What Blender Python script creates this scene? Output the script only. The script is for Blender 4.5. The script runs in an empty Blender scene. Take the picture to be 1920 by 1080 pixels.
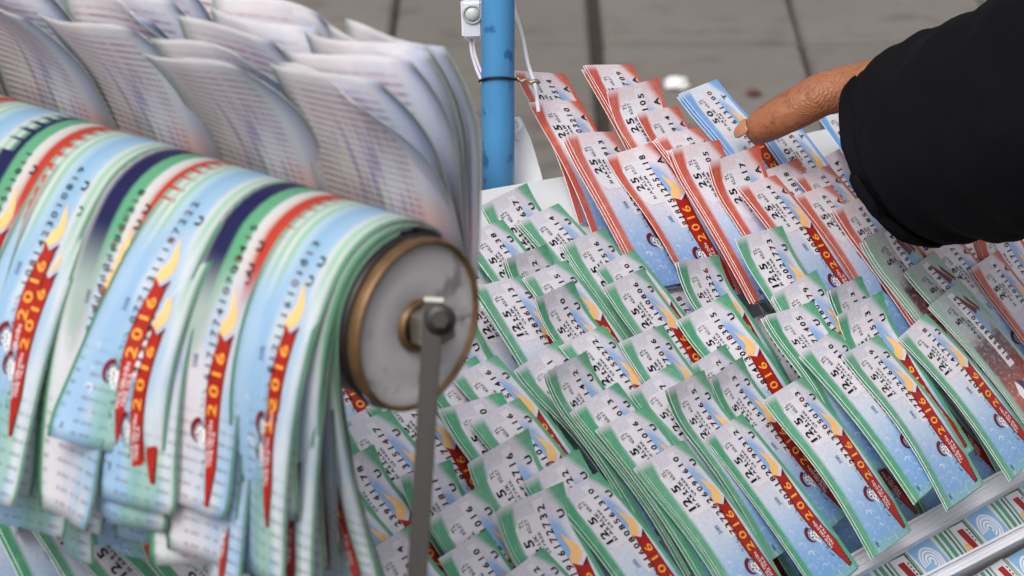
import bpy, bmesh, math, random
import numpy as np
from mathutils import Vector, Matrix, noise
R = math.radians
random.seed(7)
scn = bpy.context.scene
col = scn.collection

# ------------------------------------------------------------------ camera
PITCH = R(20); D = 1.4; FPX = 6400.0
P0 = Vector((0, 0, 0.95))
F = Vector((0, math.cos(PITCH), -math.sin(PITCH)))
RT = Vector((1, 0, 0)); UP = Vector((0, math.sin(PITCH), math.cos(PITCH)))
CAM = P0 - F * D
cd = bpy.data.cameras.new('camera'); cam = bpy.data.objects.new('camera', cd); col.objects.link(cam)
cam.matrix_world = Matrix.Translation(CAM) @ Matrix((RT, UP, -F)).transposed().to_4x4()
cd.lens = 120; cd.sensor_width = 36; cd.clip_start = 0.05; cd.clip_end = 300
cd.dof.use_dof = True; cd.dof.focus_distance = 1.42; cd.dof.aperture_fstop = 28
scn.camera = cam
# ------------------------------------------------------------------ light
SUN_EL, SUN_AZ = R(48), R(203)
w = bpy.data.worlds.new("World"); scn.world = w; w.use_nodes = True
nt = w.node_tree; nt.nodes.clear()
sky = nt.nodes.new('ShaderNodeTexSky'); sky.sky_type = 'NISHITA'; sky.sun_disc = False
sky.sun_elevation = SUN_EL; sky.sun_rotation = SUN_AZ; sky.dust_density = 6; sky.air_density = 1.0; sky.ozone_density = 0.4
bg = nt.nodes.new('ShaderNodeBackground'); bg.inputs[1].default_value = 0.13
wo = nt.nodes.new('ShaderNodeOutputWorld')
hs = nt.nodes.new('ShaderNodeHueSaturation'); hs.inputs['Saturation'].default_value = .24
nt.links.new(sky.outputs[0], hs.inputs['Color']); nt.links.new(hs.outputs[0], bg.inputs[0]); nt.links.new(bg.outputs[0], wo.inputs[0])
sl = bpy.data.lights.new('sun', 'SUN'); sl.energy = 1.0; sl.angle = R(24); sl.color = (1, 0.965, 0.93)
so = bpy.data.objects.new('sun', sl); col.objects.link(so)
sd = Vector((math.sin(SUN_AZ) * math.cos(SUN_EL), math.cos(SUN_AZ) * math.cos(SUN_EL), math.sin(SUN_EL)))
so.rotation_euler = (-sd).to_track_quat('-Z', 'Y').to_euler()
scn.view_settings.view_transform = 'Standard'; scn.view_settings.look = 'None'
scn.view_settings.gamma = 1; scn.view_settings.exposure = 0.16
scn.view_settings.use_curve_mapping = False
scn.render.engine = 'CYCLES'

# ------------------------------------------------------------------ projection helpers
def ray(px, py): return F + RT * ((px - 960) / FPX) + UP * ((540 - py) / FPX)
def at(px, py, d): return CAM + ray(px, py) * d
def proj(p):
    v = p - CAM; z = v.dot(F)
    return 960 + FPX * v.dot(RT) / z, 540 - FPX * v.dot(UP) / z, z
TH, TA = R(58.3), R(39.8)
A = Vector((math.sin(TH) * math.cos(TA), -math.cos(TH) * math.cos(TA), -math.sin(TA)))
B = Vector((math.cos(TH), math.sin(TH), 0))
NN = A.cross(B).normalized()
def hit(px, py, h=0.0):
    r = ray(px, py); q = P0 + NN * h
    return CAM + r * ((q - CAM).dot(NN) / r.dot(NN))
def st(p): v = p - P0; return v.dot(A), v.dot(B)
def bp(s, t, h=0.0): return P0 + A * s + B * t + NN * h

# ------------------------------------------------------------------ material helpers
def rgb(r, g, b):
    f = lambda c: (c / 255 / 12.92) if c / 255 < .04045 else ((c / 255 + .055) / 1.055) ** 2.4
    return (f(r), f(g), f(b), 1)
class MT:
    def __init__(s, name, rough=.6, spec=.3):
        s.m = bpy.data.materials.new(name); s.m.use_nodes = True; s.t = s.m.node_tree; s.t.nodes.clear()
        s.b = s.t.nodes.new('ShaderNodeBsdfPrincipled'); s.o = s.t.nodes.new('ShaderNodeOutputMaterial')
        s.t.links.new(s.b.outputs[0], s.o.inputs[0])
        s.b.inputs['Roughness'].default_value = rough; s.b.inputs['Specular IOR Level'].default_value = spec
    def n(s, k): return s.t.nodes.new('ShaderNode' + k)
    def put(s, sock, v):
        if isinstance(v, bpy.types.NodeSocket): s.t.links.new(v, sock)
        else: sock.default_value = v
    def math(s, op, a, b=0.0, c=0.0):
        n = s.n('Math'); n.operation = op
        s.put(n.inputs[0], a); s.put(n.inputs[1], b); s.put(n.inputs[2], c); return n.outputs[0]
    def mix(s, f, a, b):
        n = s.n('Mix'); n.data_type = 'RGBA'; s.put(n.inputs[0], f); s.put(n.inputs[6], a); s.put(n.inputs[7], b); return n.outputs[2]
    def ss(s, x, a, b):      # smooth 0..1 from a to b
        n = s.n('MapRange'); n.interpolation_type = 'SMOOTHSTEP'; s.put(n.inputs[0], x); n.inputs[1].default_value = a; n.inputs[2].default_value = b
        return n.outputs[0]
    def ramp(s, f, st_, interp='LINEAR'):
        n = s.n('ValToRGB'); cr = n.color_ramp; cr.interpolation = interp
        while len(cr.elements) < len(st_): cr.elements.new(.5)
        for e, (p, c) in zip(cr.elements, st_): e.position = p; e.color = c
        s.put(n.inputs[0], f); return n.outputs[0]
    def uv(s):
        n = s.n('UVMap'); x = s.n('SeparateXYZ'); s.t.links.new(n.outputs[0], x.inputs[0]); return n.outputs[0], x.outputs[0], x.outputs[1]
    def noise(s, vec, sc, det=2, scale3=None):
        if scale3:
            mp = s.n('Mapping'); s.put(mp.inputs[0], vec); mp.inputs[3].default_value = scale3; vec = mp.outputs[0]
        n = s.n('TexNoise'); s.put(n.inputs['Vector'], vec); n.inputs['Scale'].default_value = sc; n.inputs['Detail'].default_value = det
        return n.outputs[0]
    def obj(s): return s.n('TexCoord').outputs['Object']
    def geo(s): return s.n('NewGeometry').outputs['Position']
    def bump(s, h, st_=.3, d=.001):
        n = s.n('Bump'); n.inputs['Strength'].default_value = st_; n.inputs['Distance'].default_value = d
        s.put(n.inputs['Height'], h); s.t.links.new(n.outputs[0], s.b.inputs['Normal'])
    def col(s, v): s.put(s.b.inputs['Base Color'], v); return s
def plain(name, c, rough=.6, spec=.3, var=.12, sc=300, metal=0.0):
    m = MT(name, rough, spec); nz = m.noise(m.obj(), sc, 3)
    d = tuple(x * (1 - var) for x in c[:3]) + (1,); l = tuple(min(1, x * (1 + var)) for x in c[:3]) + (1,)
    m.col(m.mix(nz, d, l)); m.b.inputs['Metallic'].default_value = metal
    return m.m

LIL = rgb(216, 210, 220)
def ticket_mat(name, border, dark, body, edge_w=.13):
    m = MT(name, .42, .35); vec, u, v = m.uv()
    oi = m.n('ObjectInfo').outputs['Random']
    c = m.ramp(u, body)
    grain = m.noise(m.geo(), 900, 1); wav = m.noise(vec, 14, 3, (3, 1, 1))
    c = m.mix(m.math('MULTIPLY', m.ss(wav, .5, .7), .28), c, rgb(235, 240, 250))
    c = m.mix(m.math('MULTIPLY', m.ss(grain, .3, .75), .16), c, rgb(96, 128, 178))
    # blue sky patch under the series letter
    du = m.math('MULTIPLY', m.math('SUBTRACT', u, .24), 7.5); dv = m.math('MULTIPLY', m.math('SUBTRACT', v, .68), 5.5)
    rr = m.math('ADD', m.math('MULTIPLY', du, du), m.math('MULTIPLY', dv, dv))
    c = m.mix(m.math('MULTIPLY', m.ss(rr, 1.2, .2), .85), c, rgb(118, 170, 226))
    # border: left strip, wide at the top, right strip, top right corner
    wl = m.math('ADD', edge_w * .8, m.math('MULTIPLY', m.math('EXPONENT', m.math('MULTIPLY', u, -7)), .10))
    left = m.ss(m.math('SUBTRACT', v, wl), .05, -.03)
    right = m.ss(v, .905, .95)
    cu = m.math('MULTIPLY', u, 5.2); cv = m.math('MULTIPLY', m.math('SUBTRACT', 1.0, v), 3.4)
    corner = m.ss(m.math('ADD', cu, cv), 1.15, .55)
    topf = m.ss(u, -.01, .05)
    g = m.math('MAXIMUM', m.math('MULTIPLY', left, topf), m.math('MAXIMUM', right, corner))
    stripes = m.math('SINE', m.math('MULTIPLY', m.math('ADD', v, m.math('MULTIPLY', wav, .06)), 130))
    gc = m.mix(m.math('MULTIPLY', m.ss(stripes, -.4, 1.0), .45), border, dark)
    gc = m.mix(m.math('MULTIPLY', m.ss(m.noise(vec, 9, 2, (2, 1, 1)), .45, .7), .14), gc, rgb(190, 225, 205) if border[1] > border[0] else rgb(240, 190, 170))
    c = m.mix(g, c, gc)
    # slight wear / ink variation from ticket to ticket
    c = m.mix(m.math('MULTIPLY', oi, .10), c, rgb(205, 205, 205))
    m.col(c); m.bump(m.noise(m.geo(), 60, 2), .12, .002)
    return m.m
GB, GD = rgb(82, 164, 124), rgb(40, 126, 86)
body_g = [(0, LIL), (.34, rgb(226, 222, 232)), (.5, rgb(205, 218, 236)), (.72, rgb(146, 186, 228)), (.92, rgb(116, 166, 218)), (1, rgb(120, 180, 178))]
MAT = {}
MAT['green'] = ticket_mat('green_ticket_paper', GB, GD, body_g)
MAT['red'] = ticket_mat('red_ticket_paper', rgb(204, 88, 64), rgb(160, 54, 40), [(0, rgb(232, 214, 218)), (.34, rgb(228, 214, 222)), (.5, rgb(196, 208, 232)), (.72, rgb(138, 176, 222)), (1, rgb(108, 150, 208))])
MAT['blue'] = ticket_mat('blue_ticket_paper', rgb(112, 172, 232), rgb(60, 120, 205), [(0, rgb(226, 232, 242)), (.4, rgb(222, 228, 240)), (.6, rgb(186, 208, 236)), (1, rgb(130, 170, 220))])
MAT['maroon'] = ticket_mat('brown_ticket_paper', rgb(150, 182, 166), rgb(100, 150, 128), [(0, rgb(176, 184, 180)), (.3, rgb(164, 164, 164)), (.38, rgb(78, 28, 22)), (.55, rgb(112, 36, 16)), (.75, rgb(178, 78, 28)), (1, rgb(90, 30, 18))], .1)
PAPER = plain('paper_edge_white', rgb(232, 232, 232), .7)
BACK = plain('ticket_back_print', rgb(214, 212, 222), .6, var=.06, sc=60)
INK = plain('black_ink', rgb(22, 20, 26), .4, var=.3)
INKR = plain('dark_red_ink', rgb(104, 30, 34), .4, var=.4, sc=160)
PANEL = plain('white_panel_print', rgb(226, 222, 229), .42, var=.03, sc=900)
ORG = plain('orange_print', rgb(248, 194, 128), .42, var=.12, sc=250)
RIB = plain('ribbon_red_print', rgb(164, 34, 22), .42, var=.35, sc=140)
RIBD = plain('ribbon_dark_edge_print', rgb(112, 26, 26), .42, var=.2)
MARN = plain('maroon_print', rgb(112, 20, 36), .42, var=.2)
YEL = plain('yellow_print', rgb(250, 168, 66), .42, var=.1)
WHT = plain('white_print', rgb(238, 236, 238), .42, var=.03)
LEAF = plain('leaf_green_print', rgb(32, 116, 92), .42, var=.3, sc=400)
BLU = plain('navy_print', rgb(64, 66, 122), .42, var=.3)

# ------------------------------------------------------------------ object helpers
def link(name, me, parent=None, mw=None):
    o = bpy.data.objects.new(name, me); col.objects.link(o)
    if parent: o.parent = parent
    if mw is not None: o.matrix_world = mw
    return o
def empty(name, mw, label=None, cat=None, group=None):
    o = link(name, None, None, mw); o.empty_display_size = .02
    if label: o['label'] = label
    if cat: o['category'] = cat
    if group: o['group'] = group
    return o
def tag(o, label=None, cat=None, group=None, kind=None):
    for k, v_ in (('label', label), ('category', cat), ('group', group), ('kind', kind)):
        if v_: o[k] = v_
    return o
def mesh(name, vs, fs, mats, mi=None, uvs=None, smooth=False):
    me = bpy.data.meshes.new(name); me.from_pydata([tuple(v_) for v_ in vs], [], fs)
    for m_ in (mats if isinstance(mats, (list, tuple)) else [mats]): me.materials.append(m_)
    if mi: me.polygons.foreach_set('material_index', mi)
    if uvs:
        l = me.uv_layers.new(name='UVMap')
        for lp in me.loops: l.data[lp.index].uv = uvs[lp.vertex_index]
    if smooth: me.polygons.foreach_set('use_smooth', [True] * len(me.polygons))
    me.update(); return me
def bm_mesh(name, bm, mats, smooth=False, uvless=True):
    me = bpy.data.meshes.new(name); bm.to_mesh(me); bm.free()
    for m_ in (mats if isinstance(mats, (list, tuple)) else [mats]): me.materials.append(m_)
    if smooth: me.polygons.foreach_set('use_smooth', [True] * len(me.polygons))
    return me
def box(name, sx, sy, sz, mat, bev=.0006, seg=2):
    bm = bmesh.new(); bmesh.ops.create_cube(bm, size=1)
    bmesh.ops.scale(bm, vec=(sx, sy, sz), verts=bm.verts)
    if bev: bmesh.ops.bevel(bm, geom=bm.edges[:], offset=bev, segments=seg, affect='EDGES')
    return bm_mesh(name, bm, mat)
def frame(x, y, z, o): return Matrix.Translation(o) @ Matrix((x, y, z)).transposed().to_4x4()
def tube(name, pts, rad, mat, n=12, caps=True, smooth=True, squash=None):
    pts = [Vector(p) for p in pts]; vs = []; fs = []
    if not isinstance(rad, (list, tuple)): rad = [rad] * len(pts)
    up = Vector((.13, .21, .97))
    for i, p in enumerate(pts):
        t = (pts[min(i + 1, len(pts) - 1)] - pts[max(i - 1, 0)]).normalized()
        x = up.cross(t).normalized(); y = t.cross(x)
        for k in range(n):
            a = 2 * math.pi * k / n
            vs.append(p + (x * math.cos(a) + y * math.sin(a) * (squash or 1)) * rad[i])
    for i in range(len(pts) - 1):
        for k in range(n):
            a = i * n + k; b = i * n + (k + 1) % n
            fs.append((a, b, b + n, a + n))
    if caps: fs.append(tuple(reversed(range(n)))); fs.append(tuple(range((len(pts) - 1) * n, len(pts) * n)))
    return mesh(name, vs, fs, mat, smooth=smooth)
def spline(pts, n=8):
    pts = [Vector(p) for p in pts]; out = []
    for i in range(len(pts) - 1):
        a = pts[max(i - 1, 0)]; b = pts[i]; c = pts[i + 1]; d = pts[min(i + 2, len(pts) - 1)]
        for k in range(n):
            t = k / n
            out.append(.5 * ((2 * b) + (-a + c) * t + (2 * a - 5 * b + 4 * c - d) * t * t + (-a + 3 * b - 3 * c + d) * t ** 3))
    out.append(pts[-1]); return out

# ------------------------------------------------------------------ glyphs
GC = {}
def glyph(ch, off=.0):
    k = (ch, off)
    if k not in GC:
        cu = bpy.data.curves.new('g', 'FONT'); cu.body = ch; cu.resolution_u = 2; cu.offset = off; cu.size = 1
        o = bpy.data.objects.new('g', cu); col.objects.link(o)
        me = o.to_mesh()
        vs = [(v_.co.x, v_.co.y) for v_ in me.vertices]; fs = [tuple(p.vertices) for p in me.polygons]
        mx = max([a for a, b in vs], default=.3)
        mn = min([a for a, b in vs], default=0)
        o.to_mesh_clear(); bpy.data.objects.remove(o); bpy.data.curves.remove(cu)
        GC[k] = (vs, fs, mn, mx)
    return GC[k]
class Print:
    """2-D print in ticket coordinates (x down the strip, y across, metres)"""
    def __init__(s): s.v = []; s.f = []; s.mi = []; s.z = []; s.mats = []
    def mat(s, m):
        if m not in s.mats: s.mats.append(m)
        return s.mats.index(m)
    def poly(s, pts, m, lay=0):
        b = len(s.v); s.v += [tuple(p) for p in pts]; s.z += [lay] * len(pts); s.f.append(tuple(range(b, b + len(pts)))); s.mi.append(s.mat(m))
    def text(s, tx, x0, y0, h, m, wide=1.0, lay=1, off=.0, pitch=None, ms=None, sp=.12):
        """reads towards -x, letters' tops towards -y; x0 is where the text starts (largest x)"""
        cx = 0
        for i, ch in enumerate(tx):
            if ch == ' ': cx += (pitch or h * .35 * wide); continue
            vs, fs, mn, mx = glyph(ch, off); b = len(s.v)
            if pitch: ox = cx + pitch / 2 - (mn + mx) / 2 * h * 1.4 * wide; cx += pitch
            else: ox = cx - mn * h * 1.4 * wide; cx += (mx - mn) * h * 1.4 * wide + sp * h
            for (a, c) in vs: s.v.append((x0 - ox - a * h * 1.4 * wide, y0 - c * h * 1.4)); s.z.append(lay)
            mm = ms[i % len(ms)] if ms else m
            for f in fs: s.f.append(tuple(b + q for q in f)); s.mi.append(s.mat(mm))
        return cx
    def build(s, name, surf):
        vs = [surf(x, y, .00012 + l * .00009) for (x, y), l in zip(s.v, s.z)]
        return mesh(name, vs, s.f, s.mats, s.mi)

L, W, TK = .0755, .0335, .00032
def shape(var, L=L, W=W):
    r = random.Random(var * 13 + 1)
    arch = r.uniform(.0005, .0058); curl = r.choice([0, .0015, .003, .0055]); tw = r.uniform(-.0035, .0035); tilt = .105 + r.uniform(-.012, .014); cup = r.uniform(-.0008, .0012)
    def z(x, y):
        q = x / L; e = y / W - .5
        return tilt * (L - x) + arch * math.sin(math.pi * min(max(q, 0), 1)) + curl * max(0, .25 - q) ** 2 * 16 + tw * e * (1 - q) * 1.4 + cup * (1 - 4 * e * e)
    return z
def sheet(name, z, mats, L=L, W=W, nx=18, ny=4, dz=0.0):
    vs = []; uv = []; fs = []; mi = []
    for sd_ in (1, 0):
        for i in range(nx + 1):
            for j in range(ny + 1):
                x = L * i / nx; y = W * j / ny
                vs.append((x, y, z(x, y) + dz - (0 if sd_ else TK))); uv.append((i / nx, j / ny))
    o = (nx + 1) * (ny + 1); g = lambda i, j: i * (ny + 1) + j
    for i in range(nx):
        for j in range(ny):
            fs.append((g(i, j), g(i + 1, j), g(i + 1, j + 1), g(i, j + 1))); mi.append(0)
            fs.append((o + g(i, j), o + g(i, j + 1), o + g(i + 1, j + 1), o + g(i + 1, j))); mi.append(1)
    for i in range(nx):
        fs.append((g(i, 0), o + g(i, 0), o + g(i + 1, 0), g(i + 1, 0))); mi.append(2)
        fs.append((g(i, ny), g(i + 1, ny), o + g(i + 1, ny), o + g(i, ny))); mi.append(2)
    for j in range(ny):
        fs.append((g(0, j), g(0, j + 1), o + g(0, j + 1), o + g(0, j))); mi.append(2)
        fs.append((g(nx, j), o + g(nx, j), o + g(nx, j + 1), g(nx, j + 1))); mi.append(2)
    return mesh(name, vs, fs, mats, mi, uv, smooth=False)

mm = .001
def rr_pts(x0, x1, y0, y1, r, n=4):
    out = []
    for cx, cy, a0 in ((x1 - r, y1 - r, 0), (x0 + r, y1 - r, 90), (x0 + r, y0 + r, 180), (x1 - r, y0 + r, 270)):
        for k in range(n + 1):
            a = R(a0 + 90 * k / n); out.append((cx + r * math.cos(a), cy + r * math.sin(a)))
    return out
def quad_strip(P, top, bot, m, lay=0, n=None):
    for i in range(len(top) - 1): P.poly([top[i], top[i + 1], bot[i + 1], bot[i]], m, lay)
def price_print(kind, denom):
    P = Print()
    if kind != 'maroon':
        # rounded panel cut into slices so that it follows the curl
        x0, x1, y0, y1 = 6 * mm, 29.5 * mm, 4.2 * mm, 15.2 * mm
        N = 8; xs = [x0 + (x1 - x0) * i / N for i in range(N + 1)]
        def lo(x):
            q = min(x - x0, x1 - x) / (3 * mm); return y0 + (0 if q >= 1 else (1 - math.sqrt(max(0, 1 - (1 - q) ** 2))) * 2.6 * mm)
        quad_strip(P, [(x, y1) for x in xs], [(x, lo(x)) for x in xs], PANEL)
        quad_strip(P, [(2 * mm + (44 - 2) * mm * i / 14, 18.6 * mm) for i in range(15)], [(2 * mm + (44 - 2) * mm * i / 14, 14.2 * mm) for i in range(15)], PANEL)
    P.text(denom, (26.5 if len(denom) > 3 else (21 if len(denom) > 1 else 16)) * mm, 9.0 * mm, 3.9 * mm, INK, 1.22, 2, .026, sp=.34)
    P.text('31 ARALIK', 27.0 * mm, 11.4 * mm, 1.6 * mm, INK, 1.2, 2, .02, sp=.25)
    P.text('ÇEYREK' if kind == 'green' else ('YARIM' if kind == 'red' else 'TAM'), 22 * mm, 13.6 * mm, 1.3 * mm, INK, 1.3, 2, .012, sp=.25)
    P.text('TL', 9.5 * mm, 8.0 * mm, 2.1 * mm, INK, .9, 2)
    P.text('BİLET', 12.0 * mm, 10.4 * mm, 1.6 * mm, INK, .9, 2)
    return P
def art_print(kind):
    P = Print()
    if kind == 'maroon':
        P.poly([(4 * mm, 19.5 * mm), (8 * mm, 19.0 * mm), (17 * mm, 21.5 * mm), (15.5 * mm, 25 * mm)], RIBD)
        P.poly([(6 * mm, 24.3 * mm), (9 * mm, 23.4 * mm), (17 * mm, 26 * mm), (15.6 * mm, 27.6 * mm)], RIBD)
        quad_strip(P, [((2 + 4.4 * i) * mm, 19 * mm) for i in range(11)], [((2 + 4.4 * i) * mm, 14 * mm) for i in range(11)], PANEL)
        pts = [(52, 10), (58, 7.5), (66, 9), (72, 13), (70, 14.5), (63, 12.5), (56, 12)]
        P.poly([(a * mm, b * mm) for a, b in pts], WHT, 1)
        pts = [(52, 12), (58, 12.8), (66, 14), (70, 16.5), (62, 17.5), (54, 15)]
        P.poly([(a * mm, b * mm) for a, b in pts], BLU, 1)
        return P
    P.text('U' if kind == 'green' else ('A' if kind == 'red' else 'T'), 11.2 * mm, 26.0 * mm, 2.8 * mm, INK, 1.2, 2, .025)
    # orange horn
    h = [(15, 21.2), (17.5, 22.0), (20, 23.6), (22.5, 25.2), (25.5, 25.6), (27.6, 24.6), (29.6, 22.0), (30.6, 18.8), (28.4, 19.0), (25.6, 19.8), (24.4, 21.4), (21.6, 21.6), (19, 21.2)]
    P.poly([(a * mm, b * mm) for a, b in h], ORG, 0)
    # leaves
    r = random.Random(4)
    for (cx, cy, n, sp) in ((48.5, 17.5, 9, 2.2), (46, 19.5, 4, 1.2), (70, 21, 12, 3.4), (66, 23.5, 5, 1.6)):
        for k in range(n):
            x, y = cx + r.uniform(-sp, sp) * 1.3, cy + r.uniform(-sp, sp) * .8; s_ = r.uniform(.35, .8); a = r.uniform(0, 3.1)
            P.poly([((x + s_ * math.cos(a + q) * (1 if i % 2 == 0 else .45)) * mm, (y + s_ * math.sin(a + q) * (1 if i % 2 == 0 else .45)) * mm) for i, q in enumerate((0, 1.57, 3.14, 4.71))], LEAF, 0)
    # round emblem: dark red crescent, dark strokes
    cx, cy = 57.5, 15.8
    o_, i_ = [], []
    for k in range(13):
        a = R(170 + 190 * k / 12); o_.append(((cx + 3.6 * math.cos(a)) * mm, (cy + 3.4 * math.sin(a)) * mm)); i_.append(((cx + .6 + 2.7 * math.cos(a)) * mm, (cy + .7 + 2.5 * math.sin(a)) * mm))
    P.poly([((cx - 1.5) * mm, (cy - .6) * mm), ((cx + 1.5) * mm, (cy - .4) * mm), ((cx + 6.5) * mm, (cy + 3.4) * mm), ((cx - .5) * mm, (cy + 3.2) * mm)], WHT, 0)
    quad_strip(P, o_, i_, MARN, 1)
    for (dx, dy, s1, s2) in ((-1.2, .2, .5, .4), (.2, .8, .5, .4), (-.3, -.8, .9, .25), (1.4, 0, .35, .9), (.9, 1.8, .8, .3), (3.4, 2.6, .8, .3), (5.2, 3.1, 1.3, .18), (-3.5, 2.2, .6, .3), (-2.2, 1.6, .4, .5), (-1.4, 2.4, .7, .25), (2.2, 1.6, .5, .45), (-.6, 1.9, .25, .5)):
        P.poly([((cx + dx + a * s1) * mm, (cy + dy + b * s2) * mm) for a, b in ((-1, 0), (0, -1), (1, 0), (0, 1))], INK, 2)
    # ring and small curls of snow
    for (cx, cy, rr_) in ((64, 9.5, 1.5), (52, 7, .9), (71, 12.5, 1.0), (58.5, 8.0, .7)):
        o_ = [((cx + rr_ * math.cos(R(40 + 27 * k))) * mm, (cy + rr_ * math.sin(R(40 + 27 * k))) * mm) for k in range(9)]
        i_ = [((cx + rr_ * .72 * math.cos(R(40 + 27 * k))) * mm, (cy + rr_ * .72 * math.sin(R(40 + 27 * k))) * mm) for k in range(9)]
        quad_strip(P, o_, i_, WHT, 0)
    P.text('2015', 40.5 * mm, 12.4 * mm, 1.9 * mm, BLU, .9, 1)
    P.text('MPI', 77.5 * mm, 5.8 * mm, 1.4 * mm, INK, .9, 1)
    P.text('1234', 76.5 * mm, 25.8 * mm, 1.1 * mm, INK, .9, 1) if False else None
    for k in range(4): P.poly([((71.5 + 1.5 * k + a) * mm, (25.6 + b) * mm) for a, b in ((0, 0), (.8, 0), (.8, .9), (0, .9))], INK, 1)
    return P
def ribbon_print(kind):
    P = Print()
    if kind == 'maroon':
        for k in range(6):
            xs = [(42 + 6 * i) * mm for i in range(7)]
            quad_strip(P, [(x, (20.2 + k * 1.1 + math.sin(x * 90 + k) * .5) * mm) for x in xs], [(x, (19.8 + k * 1.1 + math.sin(x * 90 + k) * .5) * mm) for x in xs], RIB, 0)
        return P
    def c(x): return 22.6 - 1.5 * math.sin((x - 31) / 30 * 3.14) * (1 if x < 61 else 0) + max(0, (x - 58)) * .13
    def hw(x): return 2.7 + (.5 * math.sin((x - 31) / 30 * 3.14) if x < 61 else 0) - (max(0, x - 66) * .19)
    xs = [31 + 46.5 * i / 16 for i in range(17)]
    top = [(x * mm, (c(x) + hw(x)) * mm) for x in xs]; bot = [(x * mm, (c(x) - hw(x)) * mm) for x in xs]
    quad_strip(P, top, bot, RIB, 1)
    quad_strip(P, [(a, b + .55 * mm) for a, b in top], [(a, b - .45 * mm) for a, b in bot], RIBD, 0)
    P.poly([(28.6 * mm, 19.0 * mm), (31 * mm, (c(31) - 3.1) * mm), (31 * mm, c(31) * mm)], RIB, 1)
    P.poly([(28.2 * mm, 26.4 * mm), (31 * mm, c(31) * mm), (31 * mm, (c(31) + 3.1) * mm)], MARN, 1)
    for ch_, xx_ in (('2', 52.5), ('0', 47.2), ('1', 41.0), ('6', 37.6)): P.text(ch_, xx_ * mm, (c(xx_ - 2) + 2.0) * mm, 4.2 * mm, YEL, 1.25, 2, .014)
    P.text('HOŞ GELDİN', 67.0 * mm, (c(58) + .1) * mm, 1.45 * mm, WHT, 1.1, 2, .01)
    P.text('YENİ YILA', 66.5 * mm, (c(58) + 2.0) * mm, 1.35 * mm, WHT, 1.1, 2, .01)
    return P
PP = {(k, d): price_print(k, d) for k, d in (('green', '12,5'), ('red', '25'), ('blue', '50'), ('maroon', '5'))}
DEN = dict(green='12,5', red='25', blue='50', maroon='5')
AP = {k: art_print(k) for k in DEN}; RP = {k: ribbon_print(k) for k in DEN}
MC = {}
def kit(kind, var):
    k = (kind, var)
    if k not in MC:
        z = shape(var); surf = lambda x, y, d: (x * L / .080, y * W / .029, z(x * L / .080, y * W / .029) + d)
        MC[k] = (sheet('ticket_sheet', z, [MAT[kind], BACK, PAPER]), PP[(kind, DEN[kind])].build('price_panel', surf), AP[kind].build('artwork', surf), RP[kind].build('ribbon', surf), z, surf)
    return MC[k]
sr = random.Random(99)
def serial():
    return ''.join(sr.choice('0123456789') + ('1' if sr.random() < .6 else sr.choice('23570')) for _ in range(7))[:13]
def place_str(px, py):
    if px < 640: return 'at the lower left under the drum'
    if px < 900: return 'beside the metal support bar'
    if py > 860 and px < 1180: return 'at the bottom edge of the picture'
    if py < 330 and px < 1260: return 'at the far end beside the blue pole'
    if px > 1760: return 'under the black sleeve at the right'
    if py < 470: return 'in the far rows towards the pointing hand'
    if px > 1450 and py > 640: return 'in the near row above the white rail'
    if px > 1450: return 'in the right part of the board'
    if py > 740: return 'in the front part of the board'
    return 'in the middle of the board'
# heightmap of the pile
G = .002; S0, T0 = -.42, -.45; NS, NT = 440, 560
H = np.zeros((NS, NT))
TICKETS = []
def put_ticket(px, py, kind='green', rot=None, anchor=(8.9 * mm, 27.9 * mm), sheets=3, tilt_up=0.0, rank=''):
    idx = len(TICKETS); var = sr.randrange(12)
    ms, mp, ma, mr, z, surf = kit(kind, var)
    if rot is None: rot = sr.uniform(-4.5, 3.0)
    rot = R(rot)
    ax, ay = anchor
    xs = np.linspace(0, L, 28); ys = np.linspace(0, W, 12)
    SH = np.array([[z(x, y) for y in ys] for x in xs])
    thick = .0009 * sheets + .0004
    lift = 0.006
    ca, sa = math.cos(rot), math.sin(rot)
    for it in range(5):
        p = hit(px, py, lift + z(ax, ay)); s, t = st(p)
        # origin of the ticket (x=0,y=0)
        s0 = s - (ax * ca - ay * sa); t0 = t - (ax * sa + ay * ca)
        SS = s0 + xs[:, None] * ca - ys[None, :] * sa; TT = t0 + xs[:, None] * sa + ys[None, :] * ca
        I = np.clip(((SS - S0) / G).astype(int), 0, NS - 1); J = np.clip(((TT - T0) / G).astype(int), 0, NT - 1)
        nl = float((H[I, J] - SH).max()) + thick
        nl = min(max(nl, 0.0012), .05); lift = .5 * lift + .5 * nl
    lift = nl
    np.maximum.at(H, (I, J), lift + SH)
    X = A * ca + B * sa; Y = -A * sa + B * ca
    sn = serial(); adj = dict(green='green edged', red='red edged', blue='blue edged', maroon='brown and grey')[kind]
    label = f"{adj} lottery ticket numbered {sn}, {rank + ' ' if rank else ''}{place_str(px, py)}"
    root = empty('lottery_ticket', frame(X, Y, NN, bp(s0, t0, lift)), label, 'lottery ticket', 'lottery tickets laid out on the sloping board')
    top = link('ticket_sheet', ms, root)
    P = Print(); ks = [INK, INK, INKR, INK, INKR, INK, INK]
    o = sr.randrange(6)
    P.text(sn, 43.5 * mm, 18.7 * mm, 3.1 * mm, INK, .98, 2, .026, pitch=3.05 * mm, ms=ks[o:] + ks[:o])
    link('serial_number', P.build('serial_number', surf), top)
    link('price_panel', mp, top); link('artwork', ma, top); link('ribbon', mr, top)
    for k in range(1, sheets):
        u_ = link('under_sheet', ms, root); u_.matrix_local = Matrix.Translation((sr.uniform(-.5, .5) * mm * k, -(.45 + sr.uniform(-.4, .6)) * mm * k, -.0009 * k)) @ Matrix.Rotation(R(sr.uniform(-.35, .35)), 4, 'Z')
    TICKETS.append((root, s0, t0, lift, px, py, kind))
    return root

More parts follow.
